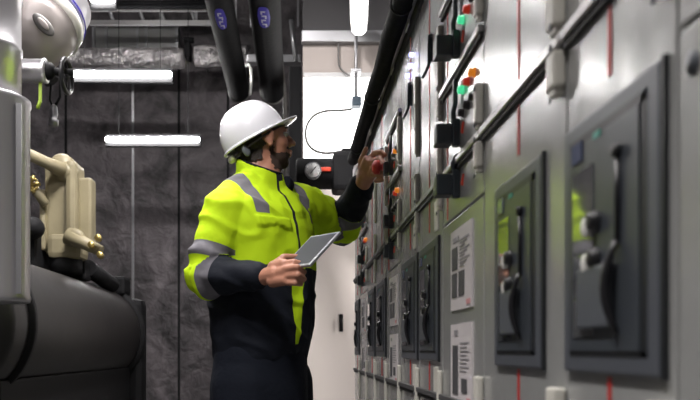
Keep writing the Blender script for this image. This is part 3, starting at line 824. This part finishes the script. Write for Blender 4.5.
# right hand: grips the tablet by its lower edge
def finger(pts, r0, r1):
    n = len(pts)-1
    for i in range(n):
        ra = r0+(r1-r0)*i/n; rb = r0+(r1-r0)*(i+1)/n
        bd.capsule(pts[i],pts[i+1],ra,rb,10)
TL = P(311,236,2.40); bV = Vector((.082,-.10,0)); aV = Vector((-.09,-.08,-.105))
tn = aV.cross(bV).normalized()
if tn.dot(Vector((0,-1,0))) < 0: tn = -tn      # screen side, facing him and us
BLc = TL+aV
bd.capsule(RW,P(277,274,2.32),.025,.030); 
bd.capsule(P(274,267,2.33),P(284,264,2.30),.020,.016); bd.capsule(P(274,274,2.32),P(287,271,2.285),.021,.017)
bd.capsule(P(273,281,2.32),P(285,280,2.285),.020,.016)
finger([P(284,264,2.30),P(294,262,2.275),P(301,264,2.28)],.0115,.009)      # thumb side finger
finger([P(285,269,2.28),P(297,267,2.25),P(304,272,2.275)],.0105,.0085)
finger([P(286,276,2.28),P(298,275,2.25),P(304,279,2.28)],.0105,.0085)
finger([P(284,282,2.285),P(295,283,2.26),P(301,284,2.285)],.010,.008)
thb = TL+aV*.62
finger([P(275,264,2.33),P(284,257,2.325),P(297,257,2.335)],.0125,.009)
# left hand at the panel
dY = lambda u,v,d: P(u,v,2.66+d)
bd.capsule(LW,dY(366,175,.04),.026,.029)
bd.capsule(dY(361,177,.06),dY(367,160,.0),.018,.015); bd.capsule(dY(365,177,.05),dY(371,162,-.01),.019,.016); bd.capsule(dY(368,180,.05),dY(375,169,-.02),.018,.015)
finger([dY(369,160,.0),dY(375,153,-.02),dY(381,152,-.04),dY(385,155,-.05)],.0110,.008)
finger([dY(371,163,-.01),dY(380,159,-.04),dY(384,164,-.06),dY(380,169,-.05)],.0110,.0085)
finger([dY(373,168,-.02),dY(381,166,-.05),dY(384,172,-.06),dY(378,175,-.05)],.0107,.0085)
finger([dY(373,175,-.02),dY(380,174,-.04),dY(382,180,-.05),dY(376,181,-.04)],.010,.008)
finger([dY(361,173,.05),dY(361,161,.03),dY(366,149,.0)],.0125,.009)
bm_ = remesh(bd, .0036, 3, .5)
body = obj_from_mesh('body', bm_, [M['skin']], man)
bc_ = coords(body.data)+np.array(man.location); bn = normals(body.data)
d_ = bc_-np.array(HD); hF = d_@np.array(hf); hS = d_@np.array(hs); hU = d_@np.array(hu)
# hair and beard shells taken from the skin surface
def shell(name, field, off, m):
    sel = set(np.nonzero(field > 0)[0].tolist()); me = body.data
    mp = {}; vs = []; fs = []
    for p in me.polygons:
        if all(i in sel for i in p.vertices):
            for i in p.vertices:
                if i not in mp:
                    mp[i] = len(vs); vs.append(Vector(bc_[i])+Vector(bn[i])*off)
            fs.append(tuple(mp[i] for i in p.vertices))
    n = len(vs); inner = [Vector(bc_[i])-Vector(bn[i])*.001 for i in mp]
    mb = MB(); mb.add(vs,fs,0,True)
    return mb.build(name, m, man)
head = hU > -.15
near = (hU > -.13) & (np.abs(hF) < .14) & (np.abs(hS) < .12)
nz = np.array([noise.noise(Vector(p)*90)*.006 for p in bc_]) * near
earm = (np.abs(hS) > .068) & (np.abs(hF-.002) < .020) & (hU > -.05) & (hU < .02)
hairf = np.where(near & ~earm & (hU > -.085+nz) & ((hF < -.012+nz - np.clip((-.03-hU)*.35,0,1)) | ((hF < .012+nz) & (hU > -.020) )), 1, -1)
shell('hair', hairf, .006, M['hair'])
chin = (hU < -.060 + nz + np.clip((.02-hF)*.5,0,.015)) & (hF > .004+nz) & (hU > -.118) & (hF > -.1)
must = (hF > .062) & (hU < -.038+nz) & (hU > -.050)
lips = (hF > .080) & (np.abs(hS) < .020) & (hU < -.049) & (hU > -.068)
side = (hF > .0+nz) & (hF < .020+nz) & (hU < .01) & (hU > -.10)
beardf = np.where(near & ~earm & (chin | must | side) & ~lips, 1, -1)
M['beard'] = mat('short_beard', (.040,.022,.015), .8)
shell('beard', beardf, .0014, M['beard'])
for s in (1,-1):
    mb = MB(); mb.ellipsoid(H(.0665,s*.031,.0),(.0125,.0125,.0095),HR,8)
    mb.build('eye', M['eye'], man)
    mb = MB(); mb.ellipsoid(H(.0765,s*.031,.001),(.0045,.0055,.0055),HR,6); mb.build('iris', M['iris'], man)
    mb = MB(); mb.tube([H(.078,s*.014,.018),H(.079,s*.03,.024),H(.066,s*.048,.018)],[.003,.0042,.0025],8); mb.build('eyebrow', M['hair'], man)

# helmet, tilted back
tl = math.radians(21)
kf = (hf*math.cos(tl)+hu*math.sin(tl)); ku = (hu*math.cos(tl)-hf*math.sin(tl)); KR = Matrix((kf,hs,ku)).transposed()
KC = P(256,138.5,2.67)
def K(f,s,u): return KC+kf*f+hs*s+ku*u
mb = MB(); nu, nv = 56, 18; vs = []; fs = []
for j in range(nv+1):
    w = PI/2*j/nv
    for i in range(nu):
        a_ = 2*PI*i/nu
        cr = math.cos(w)**.80
        rf = .108 if math.cos(a_) > 0 else .116
        ridge = 1+.022*max(0,1-abs(math.sin(a_)*math.cos(w))*9)*(math.sin(w))
        vs.append(K(rf*math.cos(a_)*cr,   .100*math.sin(a_)*cr, (.122*math.sin(w)**.95)*ridge))
for j in range(nv):
    for i in range(nu): fs.append((j*nu+i,j*nu+(i+1)%nu,(j+1)*nu+(i+1)%nu,(j+1)*nu+i))
mb.add(vs,fs,0,True)
sh = mb.build('hard_hat', M['helmet'], man)
mb = MB(); vs = []; fs = []
for i in range(nu):
    a_ = 2*PI*i/nu; cf = math.cos(a_)
    ext = .007+.041*max(0,(cf-.45)/.55)**.7
    lift = -.004+ .004*max(0,cf)
    rf = .108 if cf > 0 else .116
    for (e,dz) in ((0,.004),(ext,lift+.002),(ext,lift-.002),(-.003,-.006)):
        vs.append(K(rf*cf+e*cf,.100*math.sin(a_)+e*math.sin(a_),dz))
for i in range(nu):
    for q in range(4): fs.append((i*4+q,((i+1)%nu)*4+q,((i+1)%nu)*4+(q+1)%4,i*4+(q+1)%4))
mb.add(vs,fs,0,True); mb.build('brim', M['helmet'], sh)
mb = MB()
pts = [K(.104*math.cos(a_),.092*math.sin(a_),-.004-.012*(1-math.cos(a_))) for a_ in [2*PI*i/40 for i in range(41)]]
mb.tube(pts,.004,8,caps=False); mb.box((0,0,0),(.001,.001,.001)) if False else None
mb.build('headband', M['hair'], sh)
MB().ellipsoid(K(-.106,.0,-.026),(.014,.030,.013),KR,8).build('ratchet', M['sheet'], sh); MB().ellipsoid(K(-.070,.070,-.030),(.013,.006,.020),KR,8).build('ear_clip', M['block'], sh)

# jacket
jk = MB()
JR = Matrix((fw,rt,upv)).transposed()
rings = [(.985,.158,.136,.0),(1.03,.168,.144,.004),(1.10,.178,.150,.008),(1.18,.180,.150,.010),(1.26,.187,.150,.012),(1.34,.198,.148,.012),(1.42,.205,.142,.010),(1.48,.200,.125,.004),(1.525,.170,.102,-.004),(1.555,.125,.082,-.004),(1.575,.088,.074,.0)]
vs = []; fs = []; n = 48
for (z,a,b_,off) in rings:
    for k in range(n):
        w = 2*PI*k/n; c_, s_ = math.cos(w), math.sin(w)
        ex = .82
        vs.append(T(a*abs(s_)**ex*(1 if s_>0 else -1), off+b_*abs(c_)**ex*(1 if c_>0 else -1), z))
for i in range(len(rings)-1):
    for k in range(n): fs.append((i*n+k,i*n+(k+1)%n,(i+1)*n+(k+1)%n,(i+1)*n+k))
fs.append(tuple(reversed(range(n)))); fs.append(tuple((len(rings)-1)*n+k for k in range(n)))
jk.add(vs,fs)
jk.capsule(T(.11,0,1.45),RS,.095,.073,20); jk.capsule(T(.07,-.005,1.525),RS+upv*.004,.075,.068,20); jk.capsule(T(-.07,-.005,1.525),LS,.075,.066,20); jk.capsule(T(-.11,0,1.46),LS,.095,.074,20)
jk.capsule(RS,RE,.074,.068,20); jk.capsule(RE,RW+(RE-RW)*.10,.064,.040,20)
jk.capsule(LS,LE,.076,.068,20); jk.capsule(LE,LW+(LE-LW)*.04,.066,.046,20)
# collar
for (z0,z1_,ra,rb) in ((1.535,1.605,.088,.074),):
    vs = []; fs = []; n = 40
    for (z,rr,th) in ((1.52,.098,0),(1.56,.084,0),(1.615,.076,0)):
        for k in range(n):
            w = 2*PI*k/n
            back = -math.cos(w)
            cpt = Vector((NK.x-.002,NK.y,0))
            vs.append(cpt+rt*rr*math.sin(w)*.95+fw*(rr*math.cos(w)*1.02+.004)+upv*(z+(.004 if z<1.54 else .022 if z<1.58 else .030)*back+(z-1.52)*.12))
    for i in range(2):
        for k in range(n): fs.append((i*n+k,i*n+(k+1)%n,(i+1)*n+(k+1)%n,(i+1)*n+k))
    fs.append(tuple(reversed(range(n)))); fs.append(tuple(2*n+k for k in range(n)))
    jk.add(vs,fs)
jm = remesh(jk, .0055, 8, .5)
V = coords(jm); N = normals(jm)
def seg(p, a, b):
    a = np.array(a); b = np.array(b); ab = b-a; L2 = ab@ab
    t_ = np.clip(((p-a)@ab)/L2,0,1); q = a+t_[:,None]*ab
    return t_*math.sqrt(L2), np.linalg.norm(p-q,axis=1)
def armfield(S, Eb, W):
    s1,d1 = seg(V,S,Eb); s2,d2 = seg(V,Eb,W); L1 = (Eb-S).length
    # signed distance from the elbow along the sleeve: negative above, positive below
    S_, E_, W_ = np.array(S), np.array(Eb), np.array(W)
    u1 = (E_-S_)/np.linalg.norm(E_-S_); u2 = (W_-E_)/np.linalg.norm(W_-E_)
    # split plane through the elbow
    bis = (u1+u2); bis /= np.linalg.norm(bis)
    side_ = d1-d2
    s = np.where(side_ < 0, (V-E_)@u1, (V-E_)@u2)
    d = np.minimum(d1,d2)
    return s, d
sR,dR = armfield(RS,RE,RW); sL,dL = armfield(LS,LE,LW)
loc = V-np.array(PC); la = loc@np.array(rt); fo = loc@np.array(fw); zz = V[:,2]
rg_z = [r_[0] for r_ in rings]
A_ = np.interp(zz, rg_z, [r_[1] for r_ in rings]); B_ = np.interp(zz, rg_z, [r_[2] for r_ in rings]); O_ = np.interp(zz, rg_z, [r_[3] for r_ in rings])
dT = (np.sqrt((la/A_)**2+((fo-O_)/B_)**2)-1)*np.minimum(A_,B_)
dT = np.where((zz > 1.50) & (np.abs(la) < .17), 0.0, dT)
def rad(s, L1, r0, r1, r2, L2): return np.interp(s, [-L1,0,L2], [r0,r1,r2])
aR = dR-rad(sR,(RE-RS).length,.074,.068,.040,(RW-RE).length); aL = dL-rad(sL,(LE-LS).length,.076,.068,.046,(LW-LE).length)
inR = (np.abs(aR) < np.abs(dT)) & (dR < .11) & (aR < .02); inL = (np.abs(aL) < np.abs(dT)) & (dL < .11) & (la < -.12)
# folds
nzv = np.empty(len(V)); 
for i in range(len(V)):
    p = V[i]
    nzv[i] = noise.noise(Vector((p[0]*9,p[1]*9,p[2]*7))) + .45*noise.noise(Vector((p[0]*20+5,p[1]*20,p[2]*14)))
def ridge(x): return 1-np.abs(x)*2
armw = np.where(inR|inL,1.0,.0)
elb = np.exp(-(sR/.09)**2)*inR+np.exp(-(sL/.09)**2)*inL
rdg = np.array([1-2*abs(noise.noise(Vector((p[0]*7+3,p[1]*7,p[2]*11+p[0]*6)))) for p in V])
fold = .009*nzv + .007*np.clip(rdg-.55,0,1)*2 + .006*elb*np.sin(sR*95*inR+sL*95*inL+nzv*2)
V2 = V+N*fold[:,None]
# pocket flap and placket relief
flap = (np.abs(la-.098) < .062) & (fo > .04) & (zz < 1.435) & (zz > 1.400+.012*(1-np.abs(la-.098)/.062)) & ~inR
V2 += N*(flap*.006)[:,None]
zip_ = (np.abs(la+.012) < .004)
jm.vertices.foreach_set('co', V2.astype(np.float32).ravel())
def setattr_(name, f):
    a = jm.attributes.new(name,'FLOAT','POINT'); a.data.foreach_set('value', f.astype(np.float32))
tors = ~(inR|inL)
zn = np.where(inR, sR-.060, np.where(inL, sL-.120, (1.285-zz+.0*la)))
setattr_('zone_navy', zn)
front = fo > .03
zl = np.where(tors & front, np.minimum.reduce([.010+.016*np.clip((zz-1.06)/.12,0,1)-np.abs(la-.010), zz-1.04, 1.32-zz]), -1)
setattr_('zone_lime', zl)
tape_arm = lambda s: np.maximum(.024-np.abs(s+.070), .024-np.abs(s-.036))
tt = np.where(inR, tape_arm(sR), np.where(inL, np.maximum(.024-np.abs(sL+.050), .024-np.abs(sL-.095)), np.minimum(.021-np.abs(np.abs(la)-.135), zz-1.445)))
setattr_('zone_tape', tt)
zp = np.where(tors & front, np.minimum.reduce([.0055-np.abs(la-.008), zz-1.27]), -1)
zp = np.maximum(zp, np.where(tors & (zz > 1.575) & (fo > .05), .012-np.abs(la+.004), -1))
setattr_('zone_zip', zp)
jac = obj_from_mesh('jacket', jm, [M['hivis']], man)
# collar opening liner + cuff bands
mb = MB()
cpt = Vector((NK.x-.002,NK.y,0))
pts = [cpt+rt*.070*math.sin(w)*.95+fw*(.070*math.cos(w)*1.02+.004)+upv*(1.628-.030*math.cos(w)) for w in [2*PI*k/32 for k in range(33)]]
mb.tube(pts,.0055,8,caps=False); mb.build('collar_trim', M['navy'], man)
mb = MB(); q = T(-.03,.075,1.575)
mb.tube([q+rt*-.012,q+rt*-.05+fw*-.015+upv*.0,q+rt*-.09+fw*-.06+upv*-.02],[.012,.017,.012],10,sy=1.8); mb.build('collar_lining', M['navy'], man)
# trousers
tr = MB()
vs = []; fs = []; n = 40
for (z,a,b_) in ((.80,.178,.148),(.90,.182,.152),(1.0,.172,.148),(1.04,.165,.138)):
    for k in range(n):
        w = 2*PI*k/n; vs.append(T(a*math.sin(w),.0+b_*math.cos(w),z))
for i in range(3):
    for k in range(n): fs.append((i*n+k,i*n+(k+1)%n,(i+1)*n+(k+1)%n,(i+1)*n+k))
fs.append(tuple(reversed(range(n)))); fs.append(tuple(3*n+k for k in range(n)))
tr.add(vs,fs)
for s in (1,-1):
    tr.capsule(HJ[s]+Vector((.012,0,-.04)),KN[s],.112,.090,20); tr.capsule(KN[s],AN[s]+Vector((0,0,.02)),.083,.068,20)
tm = remesh(tr,.008,6,.5); V3 = coords(tm); N3 = normals(tm)
f3 = np.array([noise.noise(Vector((p[0]*9,p[1]*9,p[2]*6)))*.008 for p in V3])
tm.vertices.foreach_set('co',(V3+N3*f3[:,None]).astype(np.float32).ravel())
obj_from_mesh('trousers', tm, [M['navy']], man)
for s in (1,-1):
    b3 = MB(); a0 = AN[s]
    b3.capsule(a0+Vector((0,0,.08)),a0+Vector((0,0,-.03)),.052,.050,16); b3.capsule(a0+Vector((0,0,-.045))-fw*.02,a0+fw*.17+Vector((0,0,-.052)),.048,.044,16)
    bmh = remesh(b3,.007,3,.5); VV = coords(bmh); VV[:,2] = np.maximum(VV[:,2],.0); bmh.vertices.foreach_set('co',VV.astype(np.float32).ravel())
    obj_from_mesh('boot', bmh, [M['boot']], man)
# tablet
t = thing('tablet_computer', TL+aV*.5+bV*.5, 'grey tablet held at waist height in the near hand of the engineer', 'tablet')
def quadslab(mb, c0, c1, c2, c3, nrm, th, mi=0):
    vs = [c0,c1,c2,c3]+[q-nrm*th for q in (c0,c1,c2,c3)]
    mb.add(vs,[(0,1,2,3),(7,6,5,4),(0,1,5,4),(1,2,6,5),(2,3,7,6),(3,0,4,7)],mi)
mb = MB(); quadslab(mb,TL,TL+bV,TL+bV+aV,TL+aV,tn,.009)
ob = mb.build('tablet_shell', M['tabletb'], t)
bv = ob.modifiers.new('b','BEVEL'); bv.width = .0025; bv.segments = 3
ea = aV*.06; eb = bV*.06
mb = MB(); quadslab(mb,TL+ea+eb+tn*.0008,TL+bV-eb+ea+tn*.0008,TL+bV+aV-ea-eb+tn*.0008,TL+aV-ea+eb+tn*.0008,tn,.0006)
mb.build('screen', M['screen'], t)

# ------------------------------------------------------------ world, camera
sc = bpy.context.scene
w = bpy.data.worlds.new('World'); sc.world = w; w.use_nodes = True
w.node_tree.nodes['Background'].inputs[0].default_value = (.5,.5,.52,1); w.node_tree.nodes['Background'].inputs[1].default_value = .05
cam = bpy.data.cameras.new('Camera'); co = bpy.data.objects.new('Camera', cam); col.objects.link(co)
co.location = (0,0,CAMZ); co.rotation_euler = (PI/2,0,0)
cam.sensor_width = 36; cam.lens = F/700*36; cam.shift_x = (350-U0)/700; cam.shift_y = (V0-200)/700
cam.clip_start = .02
cam.dof.use_dof = True; cam.dof.focus_distance = 2.65; cam.dof.aperture_fstop = 5.6
sc.camera = co
sc.view_settings.view_transform = 'Standard'; sc.view_settings.look = 'None'; sc.view_settings.gamma = 1
sc.view_settings.use_curve_mapping = False
sc.view_settings.exposure = 0.40
